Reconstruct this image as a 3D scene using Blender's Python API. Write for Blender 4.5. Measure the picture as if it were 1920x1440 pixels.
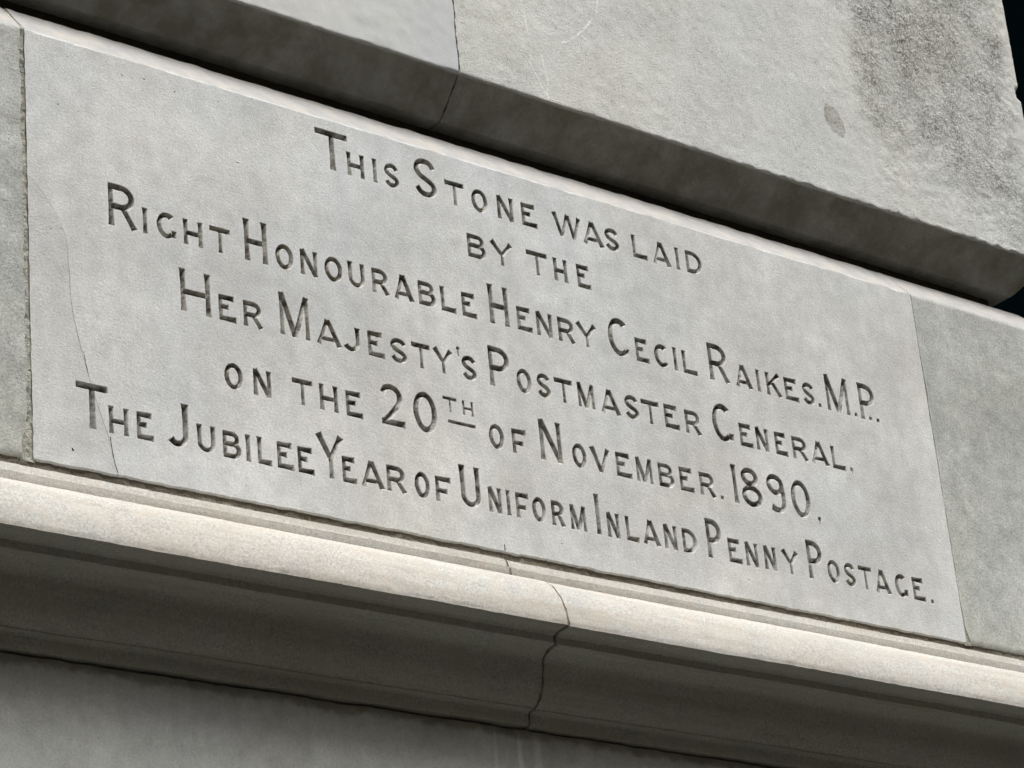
import bpy, math, random
import numpy as np
from mathutils import Vector, Euler
from mathutils.geometry import delaunay_2d_cdt

scene = bpy.context.scene
for o in list(bpy.data.objects):
    bpy.data.objects.remove(o, do_unlink=True)
col = scene.collection

# ------------------------------------------------------------------ camera
cam_d = bpy.data.cameras.new('camera')
cam = bpy.data.objects.new('camera', cam_d)
col.objects.link(cam)
cam.location = (-1.464058608651928, -2.5109319387713196, -1.227544640302952)
cam.rotation_euler = Euler((1.9892101624293164, 0.08898696532769307, -0.6721628456411202), 'XYZ')
cam_d.sensor_width = 36.0
cam_d.lens = 99.5129
cam_d.clip_start = 0.05
cam_d.clip_end = 500.0
scene.camera = cam

# ------------------------------------------------------------------ daylight
SUN_EL = math.radians(69.0)
SUN_AZ = math.radians(176.0)          # measured from +Y towards +X: the sun stands in front of the wall
world = bpy.data.worlds.new('World')
scene.world = world
world.use_nodes = True
wn = world.node_tree.nodes
wl = world.node_tree.links
wn.clear()
sky = wn.new('ShaderNodeTexSky')
sky.sky_type = 'NISHITA'
sky.sun_disc = False
sky.sun_elevation = SUN_EL
sky.sun_rotation = SUN_AZ
sky.air_density = 1.0
sky.dust_density = 4.0
sky.ozone_density = 1.0
bg = wn.new('ShaderNodeBackground')
bg.inputs['Strength'].default_value = 0.11
wo = wn.new('ShaderNodeOutputWorld')
hs = wn.new('ShaderNodeHueSaturation')        # thin high cloud takes most of the blue out
hs.inputs['Saturation'].default_value = 0.25
wl.new(sky.outputs[0], hs.inputs['Color'])
wl.new(hs.outputs[0], bg.inputs[0])
wl.new(bg.outputs[0], wo.inputs[0])
sun_d = bpy.data.lights.new('sun', 'SUN')
sun_d.energy = 1.5
sun_d.angle = math.radians(26.0)
sun_d.color = (0.985, 1.0, 0.975)
sun = bpy.data.objects.new('sun', sun_d)
col.objects.link(sun)
sd = Vector((math.sin(SUN_AZ) * math.cos(SUN_EL), math.cos(SUN_AZ) * math.cos(SUN_EL), math.sin(SUN_EL)))
sun.rotation_euler = sd.to_track_quat('Z', 'Y').to_euler()
sun.location = (0, -4, 6)

scene.view_settings.view_transform = 'Standard'
scene.view_settings.look = 'None'
scene.view_settings.exposure = 1.38
scene.view_settings.gamma = 1.0
scene.view_settings.use_curve_mapping = False
scene.render.resolution_x = 1024
scene.render.resolution_y = 768

# ------------------------------------------------------------------ helpers
def hash3(ix, iy, iz, seed):
    n = (ix * 374761393 + iy * 668265263 + iz * 1274126177 + seed * 974634541) & 0xFFFFFFFF
    n = ((n ^ (n >> 13)) * 1103515245) & 0xFFFFFFFF
    n = ((n ^ (n >> 15)) * 2246822519) & 0xFFFFFFFF
    return ((n ^ (n >> 16)) & 0xFFFFFF) / float(0xFFFFFF)

def vnoise(P, wavelength, seed=0):
    """smooth value noise in -1..1 at points P (n,3)"""
    Q = np.asarray(P, float) / wavelength + 1000.0
    I = np.floor(Q).astype(np.int64)
    F = Q - I
    F = F * F * (3 - 2 * F)
    r = 0
    for dx in (0, 1):
        for dy in (0, 1):
            for dz in (0, 1):
                w = (F[:, 0] if dx else 1 - F[:, 0]) * (F[:, 1] if dy else 1 - F[:, 1]) * (F[:, 2] if dz else 1 - F[:, 2])
                r = r + w * hash3(I[:, 0] + dx, I[:, 1] + dy, I[:, 2] + dz, seed)
    return r * 2 - 1

def mesh_obj(name, V, F, mat, parent=None, smooth=False):
    me = bpy.data.meshes.new(name)
    me.from_pydata([tuple(v) for v in V], [], [tuple(int(i) for i in f) for f in F])
    me.materials.append(mat)
    me.update()
    if smooth:
        me.polygons.foreach_set('use_smooth', [True] * len(me.polygons))
        me.set_sharp_from_angle(angle=math.radians(28))
    o = bpy.data.objects.new(name, me)
    col.objects.link(o)
    if parent is not None:
        o.parent = parent
    return o

def thing(name, label, cat, group=None):
    o = bpy.data.objects.new(name, None)
    o.empty_display_size = 0.1
    col.objects.link(o)
    o['label'] = label
    o['category'] = cat
    o['kind'] = 'thing'
    if group:
        o['group'] = group
    return o

def resample(pts, ds):
    out = [pts[0]]
    for a, b in zip(pts[:-1], pts[1:]):
        a = np.array(a); b = np.array(b)
        n = max(1, int(math.ceil(np.linalg.norm(b - a) / ds)))
        for i in range(1, n + 1):
            out.append(tuple(a + (b - a) * i / n))
    return np.array(out)

def catmull(pts, n=6):
    P = [np.array(p, float) for p in pts]
    P = [2 * P[0] - P[1]] + P + [2 * P[-1] - P[-2]]
    out = []
    for i in range(1, len(P) - 2):
        for k in range(n):
            t = k / n
            a, b, c, d = P[i - 1], P[i], P[i + 1], P[i + 2]
            out.append(tuple(0.5 * (2 * b + (c - a) * t + (2 * a - 5 * b + 4 * c - d) * t * t + (3 * b - a - 3 * c + d) * t ** 3)))
    out.append(tuple(P[-2]))
    return out

def xsamples(a, b, fine, lo=-0.12, hi=1.86):
    xs = [a]
    x = a
    while x < b - 1e-9:
        step = fine if lo - 1e-9 <= x <= hi else max(fine, 0.03)
        nx = x + step
        if x < lo < nx:
            nx = lo
        x = min(nx, b)
        if b - x < fine * 0.4:
            x = b
        xs.append(x)
    return np.array(xs)

CORNER = 1.85

def sweep(name, prof, x0, x1, mat, parent, dx=0.004, ds=0.004, amp=(0.0004, 0.0003), seed=1,
          mitre=False, xend0=None, xend1=None, extra=None, back=0.5):
    """a stone: profile (y, z) from top to bottom swept along X, weathered by noise, with end faces;
    mitre = the profile turns the pier's corner at X = CORNER and runs back along its side"""
    pr = resample(prof, ds)
    m = len(pr)
    xs = xsamples(x0, x1, dx)
    n = len(xs)
    U = (xs - x0) / (x1 - x0)
    X = np.repeat(xs[:, None], m, 1)
    # ends that are not straight
    nearlen = 0.03
    if xend0 is not None:
        e = np.array([xend0(z) for z in pr[:, 1]])
        w = np.clip(1 - (X - x0) / nearlen, 0, 1)
        X = X + w * e[None, :]
    if xend1 is not None:
        e = np.array([xend1(z) for z in pr[:, 1]])
        w = np.clip(1 - (x1 - X) / nearlen, 0, 1)
        X = X + w * e[None, :]
    if mitre:
        L = 0.3
        w = np.clip(1 - (CORNER - X) / L, 0, 1)
        X = X - w * pr[None, :, 0]
    Y = np.repeat(pr[None, :, 0], n, 0)
    Z = np.repeat(pr[None, :, 1], n, 0)
    blocks = [(X, Y, Z, 1.0)]
    P = np.stack([X.ravel(), Y.ravel(), Z.ravel()], 1)
    if mitre:
        ts = np.concatenate([[0.0], np.linspace(0.01, 0.8, 60)])
        Yr = pr[None, :, 0] + ts[:, None] * (0.9 - pr[None, :, 0])
        Xr = np.repeat((CORNER - pr[:, 0])[None, :], len(ts), 0)
        Zr = np.repeat(pr[None, :, 1], len(ts), 0)
        P = np.concatenate([P, np.stack([Xr.ravel(), Yr.ravel(), Zr.ravel()], 1)])
    D = np.zeros_like(P)
    for ax in range(3):
        D[:, ax] = amp[0] * vnoise(P, 0.014, seed * 7 + ax) + amp[1] * vnoise(P, 0.0045, seed * 7 + 3 + ax)
    if extra is not None:
        D = D + extra(P)
    # keep the ends straight in X
    k0 = np.ones(len(P))
    D[:, 0] *= 0.6
    Pd = P + D
    F = []
    def quads(off, nn):
        for i in range(nn - 1):
            a = off + i * m
            for j in range(m - 1):
                F.append((a + j, a + j + 1, a + m + j + 1, a + m + j))
    quads(0, n)
    if mitre:
        quads(n * m, len(ts))
    V = [tuple(v) for v in Pd]
    # end faces: strip from the profile back into the wall
    def cap(idx, flip):
        base = len(V)
        for i in idx:
            V.append((V[i][0], back, V[i][2]))
        for j in range(len(idx) - 1):
            q = (idx[j], idx[j + 1], base + j + 1, base + j)
            F.append(q[::-1] if not flip else q)
    cap([j for j in range(m)], True)
    if not mitre:
        cap([(n - 1) * m + j for j in range(m)], False)
    return mesh_obj(name, V, F, mat, parent, smooth=True)

# ------------------------------------------------------------------ materials
def stone_mat(name, base, vary=0.10, warm=(1.03, 1.0, 0.94), grain=0.12, bump=0.35, wrinkle=0.5, speck=0.25,
              stain=None, seed=0.0, rough=0.9, streak=0.0, blotch=1.0):
    m = bpy.data.materials.new(name)
    m.use_nodes = True
    nt = m.node_tree
    N, Lk = nt.nodes, nt.links
    N.clear()
    out = N.new('ShaderNodeOutputMaterial')
    bs = N.new('ShaderNodeBsdfPrincipled')
    bs.inputs['Roughness'].default_value = rough
    bs.inputs['Specular IOR Level'].default_value = 0.25
    Lk.new(bs.outputs[0], out.inputs[0])
    geo = N.new('ShaderNodeNewGeometry')
    mp = N.new('ShaderNodeMapping')
    mp.inputs['Location'].default_value = (seed, seed * 0.7, seed * 1.3)
    Lk.new(geo.outputs['Position'], mp.inputs[0])
    def noise(scale, detail=4, rough_=0.55, dist=0.0, vec=None, stretch=None):
        n = N.new('ShaderNodeTexNoise')
        n.inputs['Scale'].default_value = scale
        n.inputs['Detail'].default_value = detail
        n.inputs['Roughness'].default_value = rough_
        n.inputs['Distortion'].default_value = dist
        src = mp.outputs[0]
        if stretch:
            s = N.new('ShaderNodeMapping')
            s.inputs['Scale'].default_value = stretch
            Lk.new(src, s.inputs[0])
            src = s.outputs[0]
        Lk.new(src, n.inputs['Vector'])
        return n.outputs['Fac']
    def mrange(v, a, b, c, d, clamp=True):
        n = N.new('ShaderNodeMapRange')
        n.clamp = clamp
        for i, x in zip((1, 2, 3, 4), (a, b, c, d)):
            n.inputs[i].default_value = x
        Lk.new(v, n.inputs[0])
        return n.outputs[0]
    def mathn(op, a, b):
        n = N.new('ShaderNodeMath'); n.operation = op
        for i, x in enumerate((a, b)):
            if isinstance(x, (int, float)): n.inputs[i].default_value = x
            else: Lk.new(x, n.inputs[i])
        return n.outputs[0]
    def mix(fac, a, b, mode='MIX'):
        n = N.new('ShaderNodeMix'); n.data_type = 'RGBA'; n.blend_type = mode
        if isinstance(fac, (int, float)): n.inputs[0].default_value = fac
        else: Lk.new(fac, n.inputs[0])
        for i, x in ((6, a), (7, b)):
            if isinstance(x, tuple): n.inputs[i].default_value = (*x, 1)
            else: Lk.new(x, n.inputs[i])
        return n.outputs[2]
    def grey(v):
        n = N.new('ShaderNodeCombineColor')
        for i in range(3): Lk.new(v, n.inputs[i])
        return n.outputs[0]
    c = tuple(base)
    # broad tone drift and a warm / cool drift
    big = noise(5.5, 5, 0.6)
    colr = mix(mrange(noise(3.1, 4, 0.6, 0.4), 0.35, 0.65, 0, 1), c, tuple(a * b for a, b in zip(c, warm)))
    colr = mix(1.0, colr, grey(mrange(big, 0.3, 0.7, 1 - vary, 1 + vary)), 'MULTIPLY')
    mid = noise(38, 4, 0.6)
    colr = mix(1.0, colr, grey(mrange(mid, 0.3, 0.7, 1 - vary * 0.7, 1 + vary * 0.7)), 'MULTIPLY')
    fine = noise(330, 3, 0.7)
    colr = mix(1.0, colr, grey(mrange(fine, 0.3, 0.7, 1 - grain, 1 + grain)), 'MULTIPLY')
    # shelly flecks
    sp = noise(240, 4, 0.7, 0.3)
    colr = mix(mathn('MULTIPLY', mrange(sp, 0.60, 0.72, 0, 1), speck), colr, tuple(x * 0.45 for x in c))
    colr = mix(mathn('MULTIPLY', mrange(sp, 0.40, 0.30, 0, 1), speck * 0.7), colr, tuple(min(0.8, x * 1.5) for x in c))
    if streak:
        st = noise(26, 4, 0.6, 0.0, stretch=(1.0, 1.0, 0.06))
        colr = mix(mathn('MULTIPLY', mrange(st, 0.52, 0.75, 0, 1), streak), colr, tuple(x * 0.6 for x in c))
    hb = None
    if stain is not None:
        colr, hb = stain(N, Lk, geo, mp, noise, mrange, mathn, mix, colr, c)
    Lk.new(colr, bs.inputs['Base Color'])
    # relief: tooled wrinkles + grain + a few pits
    wr = noise(290, 3, 0.6, 0.9, stretch=(0.75, 1.0, 1.25))
    h = mathn('MULTIPLY', wr, wrinkle)
    h = mathn('ADD', h, mathn('MULTIPLY', noise(520, 2, 0.6), 0.35))
    h = mathn('ADD', h, mathn('MULTIPLY', noise(45, 3, 0.55), 0.6))
    h = mathn('SUBTRACT', h, mathn('MULTIPLY', mrange(sp, 0.62, 0.74, 0, 1), 0.5))
    if hb is not None:
        h = mathn('ADD', h, hb)
    b = N.new('ShaderNodeBump')
    b.inputs['Strength'].default_value = 1.0
    b.inputs['Distance'].default_value = bump * 0.001
    Lk.new(h, b.inputs['Height'])
    Lk.new(b.outputs[0], bs.inputs['Normal'])
    return m

def flat_mat(name, c, rough=0.9, spec=0.2):
    m = bpy.data.materials.new(name); m.use_nodes = True
    N = m.node_tree.nodes; Lk = m.node_tree.links
    bs = N['Principled BSDF']
    bs.inputs['Roughness'].default_value = rough
    bs.inputs['Specular IOR Level'].default_value = spec
    n = N.new('ShaderNodeTexNoise'); n.inputs['Scale'].default_value = 60; n.inputs['Detail'].default_value = 5
    g = N.new('ShaderNodeNewGeometry'); Lk.new(g.outputs['Position'], n.inputs['Vector'])
    r = N.new('ShaderNodeMix'); r.data_type = 'RGBA'
    r.inputs[6].default_value = (*[x * 0.7 for x in c], 1); r.inputs[7].default_value = (*[x * 1.3 for x in c], 1)
    Lk.new(n.outputs['Fac'], r.inputs[0]); Lk.new(r.outputs[2], bs.inputs['Base Color'])
    return m

def stain_foundation(N, Lk, geo, mp, noise, mrange, mathn, mix, colr, c):
    """the slightly darker flake of stone left of the long curved crack"""
    sx = N.new('ShaderNodeSeparateXYZ'); Lk.new(geo.outputs['Position'], sx.inputs[0])
    fc = N.new('ShaderNodeFloatCurve')
    pts = [(0.0, 0.1098), (0.0106, 0.1053), (0.045, 0.0976), (0.0726, 0.0882), (0.116, 0.0743), (0.1728, 0.0595), (0.2118, 0.053), (0.2523, 0.0514), (0.30, 0.045), (0.36, 0.0)]
    cv = fc.mapping.curves[0]
    for i, (z, x) in enumerate(pts):
        if i < 2:
            cv.points[i].location = (z, x)
        else:
            cv.points.new(z, x)
    for pnt in cv.points: pnt.handle_type = 'AUTO'
    fc.mapping.update()
    Lk.new(sx.outputs['Z'], fc.inputs['Value'])
    d = mathn('SUBTRACT', fc.outputs[0], sx.outputs['X'])
    w = mathn('MULTIPLY', mrange(d, -0.0008, 0.0008, 0, 1), mrange(d, 0.0, 0.06, 1.0, 0.15))
    colr = mix(mathn('MULTIPLY', w, 0.16), colr, tuple(x * 0.45 for x in c))
    line = mathn('MULTIPLY', mrange(mathn('ABSOLUTE', d, 0), 0.0003, 0.0010, 1, 0), mathn('MULTIPLY', mrange(noise(120, 3, 0.6), 0.35, 0.6, 0.2, 0.6), mrange(sx.outputs['Z'], 0.31, 0.24, 0, 1)))
    colr = mix(line, colr, (0.16, 0.15, 0.13))
    return colr, mathn('MULTIPLY', mrange(d, -0.0008, 0.0008, 0, 1), -0.3)

def stain_rough(N, Lk, geo, mp, noise, mrange, mathn, mix, colr, c):
    """lichen-dark, open-grained area on the right of the upper stone, and one oval spot"""
    sx = N.new('ShaderNodeSeparateXYZ'); Lk.new(geo.outputs['Position'], sx.inputs[0])
    x, z = sx.outputs['X'], sx.outputs['Z']
    wob = mathn('MULTIPLY', mathn('SUBTRACT', noise(16, 4, 0.6), 0.5), 0.16)
    xw = mathn('ADD', x, wob)
    right = mrange(xw, 1.43, 1.475, 0, 1)
    # lower boundary slopes down to the right
    line = mathn('SUBTRACT', mathn('ADD', z, wob), mathn('ADD', mathn('MULTIPLY', mathn('SUBTRACT', x, 1.45), -0.38), 0.865))
    up = mrange(line, -0.05, 0.04, 0.12, 1)
    edge = mrange(xw, 1.80, 1.835, 1, 0.1)
    cl = mrange(noise(13, 4, 0.6, 0.5), 0.35, 0.62, 0.35, 1)
    mask = mathn('MULTIPLY', mathn('MULTIPLY', right, up), mathn('MULTIPLY', edge, cl))
    fleck = mrange(noise(240, 4, 0.75, 0.3), 0.42, 0.58, 0.12, 1)
    colr = mix(mathn('MULTIPLY', mathn('MULTIPLY', mask, fleck), 0.92), colr, (0.125, 0.118, 0.09))
    # general speckle over all of this coarser stone
    f2 = mrange(noise(230, 4, 0.75, 0.5), 0.57, 0.68, 0, 0.5)
    colr = mix(f2, colr, (0.17, 0.16, 0.13))
    ch = mrange(noise(9, 5, 0.65, 0.3, stretch=(1.6, 1, 0.6)), 0.48, 0.66, 0, 0.5)
    colr = mix(ch, colr, (0.64, 0.64, 0.61))
    # oval spot
    vm = N.new('ShaderNodeMapping'); vm.vector_type = 'TEXTURE'
    vm.inputs['Location'].default_value = (1.392, 0, 0.821)
    vm.inputs['Rotation'].default_value = (0, math.radians(-32), 0)
    vm.inputs['Scale'].default_value = (0.018, 1, 0.027)
    Lk.new(geo.outputs['Position'], vm.inputs[0])
    s2 = N.new('ShaderNodeSeparateXYZ'); Lk.new(vm.outputs[0], s2.inputs[0])
    r = mathn('ADD', mathn('MULTIPLY', s2.outputs['X'], s2.outputs['X']), mathn('MULTIPLY', s2.outputs['Z'], s2.outputs['Z']))
    r = mathn('ADD', r, mathn('MULTIPLY', mathn('SUBTRACT', noise(90, 3, 0.6), 0.5), 1.3))
    sp = mrange(r, 0.9, 1.15, 1, 0)
    colr = mix(mathn('MULTIPLY', sp, mrange(noise(260, 4, 0.75), 0.38, 0.6, 0.15, 0.8)), colr, (0.22, 0.20, 0.165))
    # pale calcite veins
    xv = mathn('ADD', x, mathn('MULTIPLY', mathn('SUBTRACT', noise(120, 3, 0.6), 0.5), 0.006))
    zv = mathn('ADD', z, mathn('MULTIPLY', mathn('SUBTRACT', noise(140, 3, 0.6), 0.5), 0.006))
    best = None
    for pts, w in (([(0.783, 0.865), (0.7904, 0.813), (0.7957, 0.7693), (0.790, 0.7447), (0.8029, 0.7189), (0.8189, 0.6940)], 0.0016),
                   ([(0.8130, 0.762), (0.8196, 0.7238), (0.8170, 0.700)], 0.0016),
                   ([(0.9164, 0.8522), (0.8986, 0.8292), (0.8654, 0.7991), (0.8449, 0.7894)], 0.0019),
                   ([(0.931, 0.8877), (0.9246, 0.8547)], 0.0013)):
        for (ax, az), (bx_, bz) in zip(pts[:-1], pts[1:]):
            L = math.hypot(bx_ - ax, bz - az); ux, uz = (bx_ - ax) / L, (bz - az) / L
            px = mathn('SUBTRACT', xv, ax); pz = mathn('SUBTRACT', zv, az)
            t = mathn('ADD', mathn('MULTIPLY', px, ux), mathn('MULTIPLY', pz, uz))
            d = mathn('ABSOLUTE', mathn('SUBTRACT', mathn('MULTIPLY', px, uz), mathn('MULTIPLY', pz, ux)), 0)
            over = mathn('MAXIMUM', mathn('SUBTRACT', mathn('ABSOLUTE', mathn('SUBTRACT', t, L / 2), 0), L / 2), 0)
            q = mathn('DIVIDE', mathn('ADD', d, over), w)
            best = q if best is None else mathn('MINIMUM', best, q)
    vein = mathn('MULTIPLY', mrange(best, 0.35, 1.3, 1, 0), mrange(noise(75, 3, 0.6), 0.40, 0.58, 0.15, 0.85))
    colr = mix(vein, colr, (0.80, 0.80, 0.76))
    # brown-green blotches, with painted-in shade over the whole sloping underside
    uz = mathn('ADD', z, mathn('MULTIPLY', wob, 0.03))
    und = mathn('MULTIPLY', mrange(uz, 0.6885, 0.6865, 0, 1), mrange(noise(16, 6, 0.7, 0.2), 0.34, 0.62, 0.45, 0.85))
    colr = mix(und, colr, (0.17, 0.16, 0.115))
    hb = mathn('MULTIPLY', noise(260, 4, 0.7, 0.3), mathn('ADD', mathn('MULTIPLY', mask, 3.0), 0.5))
    return colr, hb

def under_stain_shade(N, Lk, geo, mp, noise, mrange, mathn, mix, colr, c):
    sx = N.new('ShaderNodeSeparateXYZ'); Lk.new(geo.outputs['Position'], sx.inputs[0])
    und = mathn('MULTIPLY', mrange(sx.outputs['Z'], 0.6885, 0.6865, 0, 1), mrange(noise(16, 6, 0.7, 0.2), 0.34, 0.62, 0.45, 0.85))  # blotchy film plus shade painted into the colour of the underside
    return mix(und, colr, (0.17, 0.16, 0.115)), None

def stain_mould(N, Lk, geo, mp, noise, mrange, mathn, mix, colr, c):
    """pinkish and greyish patches, long faint brown bands"""
    p = mrange(noise(22, 5, 0.65, 0.4), 0.45, 0.62, 0, 0.55)
    colr = mix(p, colr, (0.44, 0.395, 0.34))
    g = mrange(noise(17, 5, 0.65, 0.4), 0.52, 0.66, 0, 0.35)
    colr = mix(g, colr, (0.36, 0.36, 0.345))
    bands = noise(60, 4, 0.6, 0.2, stretch=(0.05, 1, 1))
    colr = mix(mrange(bands, 0.5, 0.72, 0, 0.45), colr, (0.30, 0.25, 0.19))
    return colr, None

def stain_patina(N, Lk, geo, mp, noise, mrange, mathn, mix, colr, c):
    """old brown filling left in the cut letters"""
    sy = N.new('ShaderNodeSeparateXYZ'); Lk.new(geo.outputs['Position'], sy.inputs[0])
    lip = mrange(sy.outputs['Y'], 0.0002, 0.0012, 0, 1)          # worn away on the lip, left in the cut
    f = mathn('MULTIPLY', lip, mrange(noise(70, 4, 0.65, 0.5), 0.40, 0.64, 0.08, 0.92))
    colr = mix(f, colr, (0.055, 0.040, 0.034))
    f2 = mrange(noise(33, 3, 0.6), 0.56, 0.68, 0.0, 0.35)
    colr = mix(f2, colr, (0.36, 0.33, 0.25))
    return colr, None

def stain_soot(N, Lk, geo, mp, noise, mrange, mathn, mix, colr, c):
    """white lime runs below the joint of the moulding"""
    sx = N.new('ShaderNodeSeparateXYZ'); Lk.new(geo.outputs['Position'], sx.inputs[0])
    x = mathn('ADD', sx.outputs['X'], mathn('MULTIPLY', mathn('SUBTRACT', noise(30, 3, 0.5, stretch=(1, 1, 0.3)), 0.5), 0.006))
    tot = None
    for cx, wd, a in ((0.611, 0.0030, 0.6), (0.648, 0.0040, 0.95), (0.676, 0.0060, 0.85)):
        d = mathn('ABSOLUTE', mathn('SUBTRACT', x, cx), 0)
        v = mathn('MULTIPLY', mrange(d, wd * 0.5, wd * 1.3, 1, 0), a)
        tot = v if tot is None else mathn('MAXIMUM', tot, v)
    tot = mathn('MULTIPLY', tot, mrange(noise(60, 4, 0.6), 0.35, 0.6, 0.4, 1))
    colr = mix(tot, colr, (0.72, 0.72, 0.70))
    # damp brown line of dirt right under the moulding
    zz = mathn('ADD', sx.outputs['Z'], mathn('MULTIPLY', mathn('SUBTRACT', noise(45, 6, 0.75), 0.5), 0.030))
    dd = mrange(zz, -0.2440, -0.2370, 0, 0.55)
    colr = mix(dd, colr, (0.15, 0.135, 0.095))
    return colr, None

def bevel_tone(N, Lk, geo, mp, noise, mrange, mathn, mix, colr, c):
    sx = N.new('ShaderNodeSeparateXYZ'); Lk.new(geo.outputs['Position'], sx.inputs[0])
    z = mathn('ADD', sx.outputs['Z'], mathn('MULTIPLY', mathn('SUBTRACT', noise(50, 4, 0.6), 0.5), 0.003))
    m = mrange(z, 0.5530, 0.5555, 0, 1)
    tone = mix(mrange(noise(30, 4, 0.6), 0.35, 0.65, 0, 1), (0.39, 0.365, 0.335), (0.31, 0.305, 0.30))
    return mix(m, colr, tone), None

def stain_both(*a):
    colr, hb = stain_foundation(*a)
    a = list(a); a[8] = colr
    colr, _ = bevel_tone(*a)
    return colr, hb

M = {}
M['found'] = stone_mat('foundation_limestone', (0.575, 0.58, 0.58), vary=0.15, grain=0.17, bump=0.5, wrinkle=0.9, streak=0.16, speck=0.14, stain=stain_both, warm=(1.03, 1.0, 0.94))
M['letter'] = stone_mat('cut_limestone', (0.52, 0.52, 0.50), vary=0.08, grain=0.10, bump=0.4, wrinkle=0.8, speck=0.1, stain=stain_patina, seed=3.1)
M['side'] = stone_mat('grey_limestone', (0.42, 0.43, 0.41), vary=0.20, grain=0.26, bump=0.65, wrinkle=0.7, speck=0.6, seed=5.2, stain=bevel_tone)
M['smooth'] = stone_mat('pale_limestone', (0.55, 0.56, 0.565), vary=0.05, grain=0.06, bump=0.3, wrinkle=0.5, speck=0.10, seed=8.8, stain=under_stain_shade)
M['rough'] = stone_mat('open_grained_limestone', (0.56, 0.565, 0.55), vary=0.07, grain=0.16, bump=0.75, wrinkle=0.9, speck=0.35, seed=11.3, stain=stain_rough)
M['mould'] = stone_mat('warm_limestone', (0.42, 0.395, 0.355), vary=0.06, grain=0.30, bump=0.6, wrinkle=0.6, speck=0.25, seed=15.4, stain=stain_mould, warm=(1.0, 1.03, 1.06))
M['lower'] = stone_mat('lower_limestone', (0.49, 0.495, 0.475), vary=0.16, grain=0.12, bump=0.5, wrinkle=0.6, speck=0.25, seed=19.0, stain=stain_soot, streak=0.25)  # the lower wall's own stone colour
M['mortar'] = stone_mat('old_mortar', (0.20, 0.18, 0.145), vary=0.3, grain=0.3, bump=1.2, wrinkle=1.2, speck=0.5, seed=23.0)
M['mortar_pale'] = stone_mat('pale_mortar', (0.33, 0.325, 0.28), vary=0.25, grain=0.3, bump=1.3, wrinkle=1.2, speck=0.6, seed=27.0)
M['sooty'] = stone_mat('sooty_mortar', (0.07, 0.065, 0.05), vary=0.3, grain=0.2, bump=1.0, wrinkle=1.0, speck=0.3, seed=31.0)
M['crack'] = flat_mat('crack_dirt', (0.10, 0.085, 0.07))
M['vein'] = flat_mat('calcite_vein', (0.62, 0.62, 0.58))
M['pave'] = stone_mat('paving', (0.042, 0.044, 0.036), vary=0.2, grain=0.1, bump=1.0, seed=40.0)
M['glass'] = flat_mat('dark_glass', (0.0008, 0.003, 0.0035), rough=0.7, spec=0.0)
M['frame'] = flat_mat('dark_frame', (0.002, 0.004, 0.005), rough=0.8, spec=0.02)

M['blocker'] = stone_mat('blocker_brick', (0.13, 0.10, 0.075), vary=0.2, grain=0.1, bump=1.0, seed=44.0)

# ------------------------------------------------------------------ ground
def plate(name, x0, x1, y0, y1, z, mat):
    o = mesh_obj(name, [(x0, y0, z), (x1, y0, z), (x1, y1, z), (x0, y1, z)], [(0, 1, 2, 3)], mat)
    o['kind'] = 'structure'
    return o
plate('pavement', -60, 60, -60, 60, -2.85, M['pave'])
# unseen house row added across the street, behind the camera, blocking low sky light
def sky_blocker(name, x0, x1, y, z0, z1):
    V = []; F = []
    def bx(a, b_, c, d, e, f_):
        o_ = len(V)
        V.extend([(x_, y_, z_) for x_ in (a, b_) for y_ in (c, d) for z_ in (e, f_)])
        F.extend([tuple(o_ + q for q in t) for t in ((0, 1, 3, 2), (4, 6, 7, 5), (0, 4, 5, 1), (2, 3, 7, 6), (0, 2, 6, 4), (1, 5, 7, 3))])
    bx(x0, x1, y - 8, y - 0.25, z0, z1)
    n = int((x1 - x0) / 2.4); fl = int((z1 - z0) / 3.2)
    for i in range(n + 1):
        bx(x0 + i * 2.4 - 0.65, x0 + i * 2.4 + 0.65, y - 0.25, y, z0, z1)
    for k in range(fl + 1):
        bx(x0 - 0.6, x1 + 0.6, y - 0.26, y + 0.08, z0 + k * 3.2 - 0.6, z0 + k * 3.2 + 0.5)
    o = mesh_obj(name, V, F, M['blocker'])
    o['kind'] = 'structure'
sky_blocker('added_sky_blocker', -45, 45, -11, -2.85, 12.5)

# ------------------------------------------------------------------ lower moulding (two stones, joint under the inscription)
JX = 0.6628
ogee = catmull([(-0.0666, -0.1445), (-0.0531, -0.153), (-0.0487, -0.1685), (-0.0455, -0.1846), (-0.0381, -0.1988), (-0.0294, -0.2085)], 5)
nose = catmull([(-0.0709, -0.0600), (-0.0825, -0.0708), (-0.0934, -0.0870), (-0.1011, -0.1035), (-0.1058, -0.1194), (-0.1066, -0.1280)], 5)
mould_prof = ([(0.08, -0.0055), (0.003, -0.0055), (0.0, -0.0065), (-0.0036, -0.0165), (-0.0042, -0.0180), (-0.0078, -0.0192), (-0.0080, -0.0270), (-0.0072, -0.0330), (-0.0110, -0.0385), (-0.0300, -0.0450), (-0.0560, -0.0530)]
              + nose + [(-0.0895, -0.1292), (-0.0840, -0.1302), (-0.0795, -0.1330), (-0.0790, -0.1418), (-0.0765, -0.1432)]
              + ogee + [(-0.0298, -0.2092), (-0.0296, -0.2100), (-0.0262, -0.2092), (-0.0190, -0.2100), (-0.0175, -0.2120), (-0.0165, -0.2235), (-0.0150, -0.2265), (0.02, -0.2275)])
mo = thing('moulding', 'projecting moulding with bright rounded nose running below the inscribed stone', 'moulding')
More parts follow.
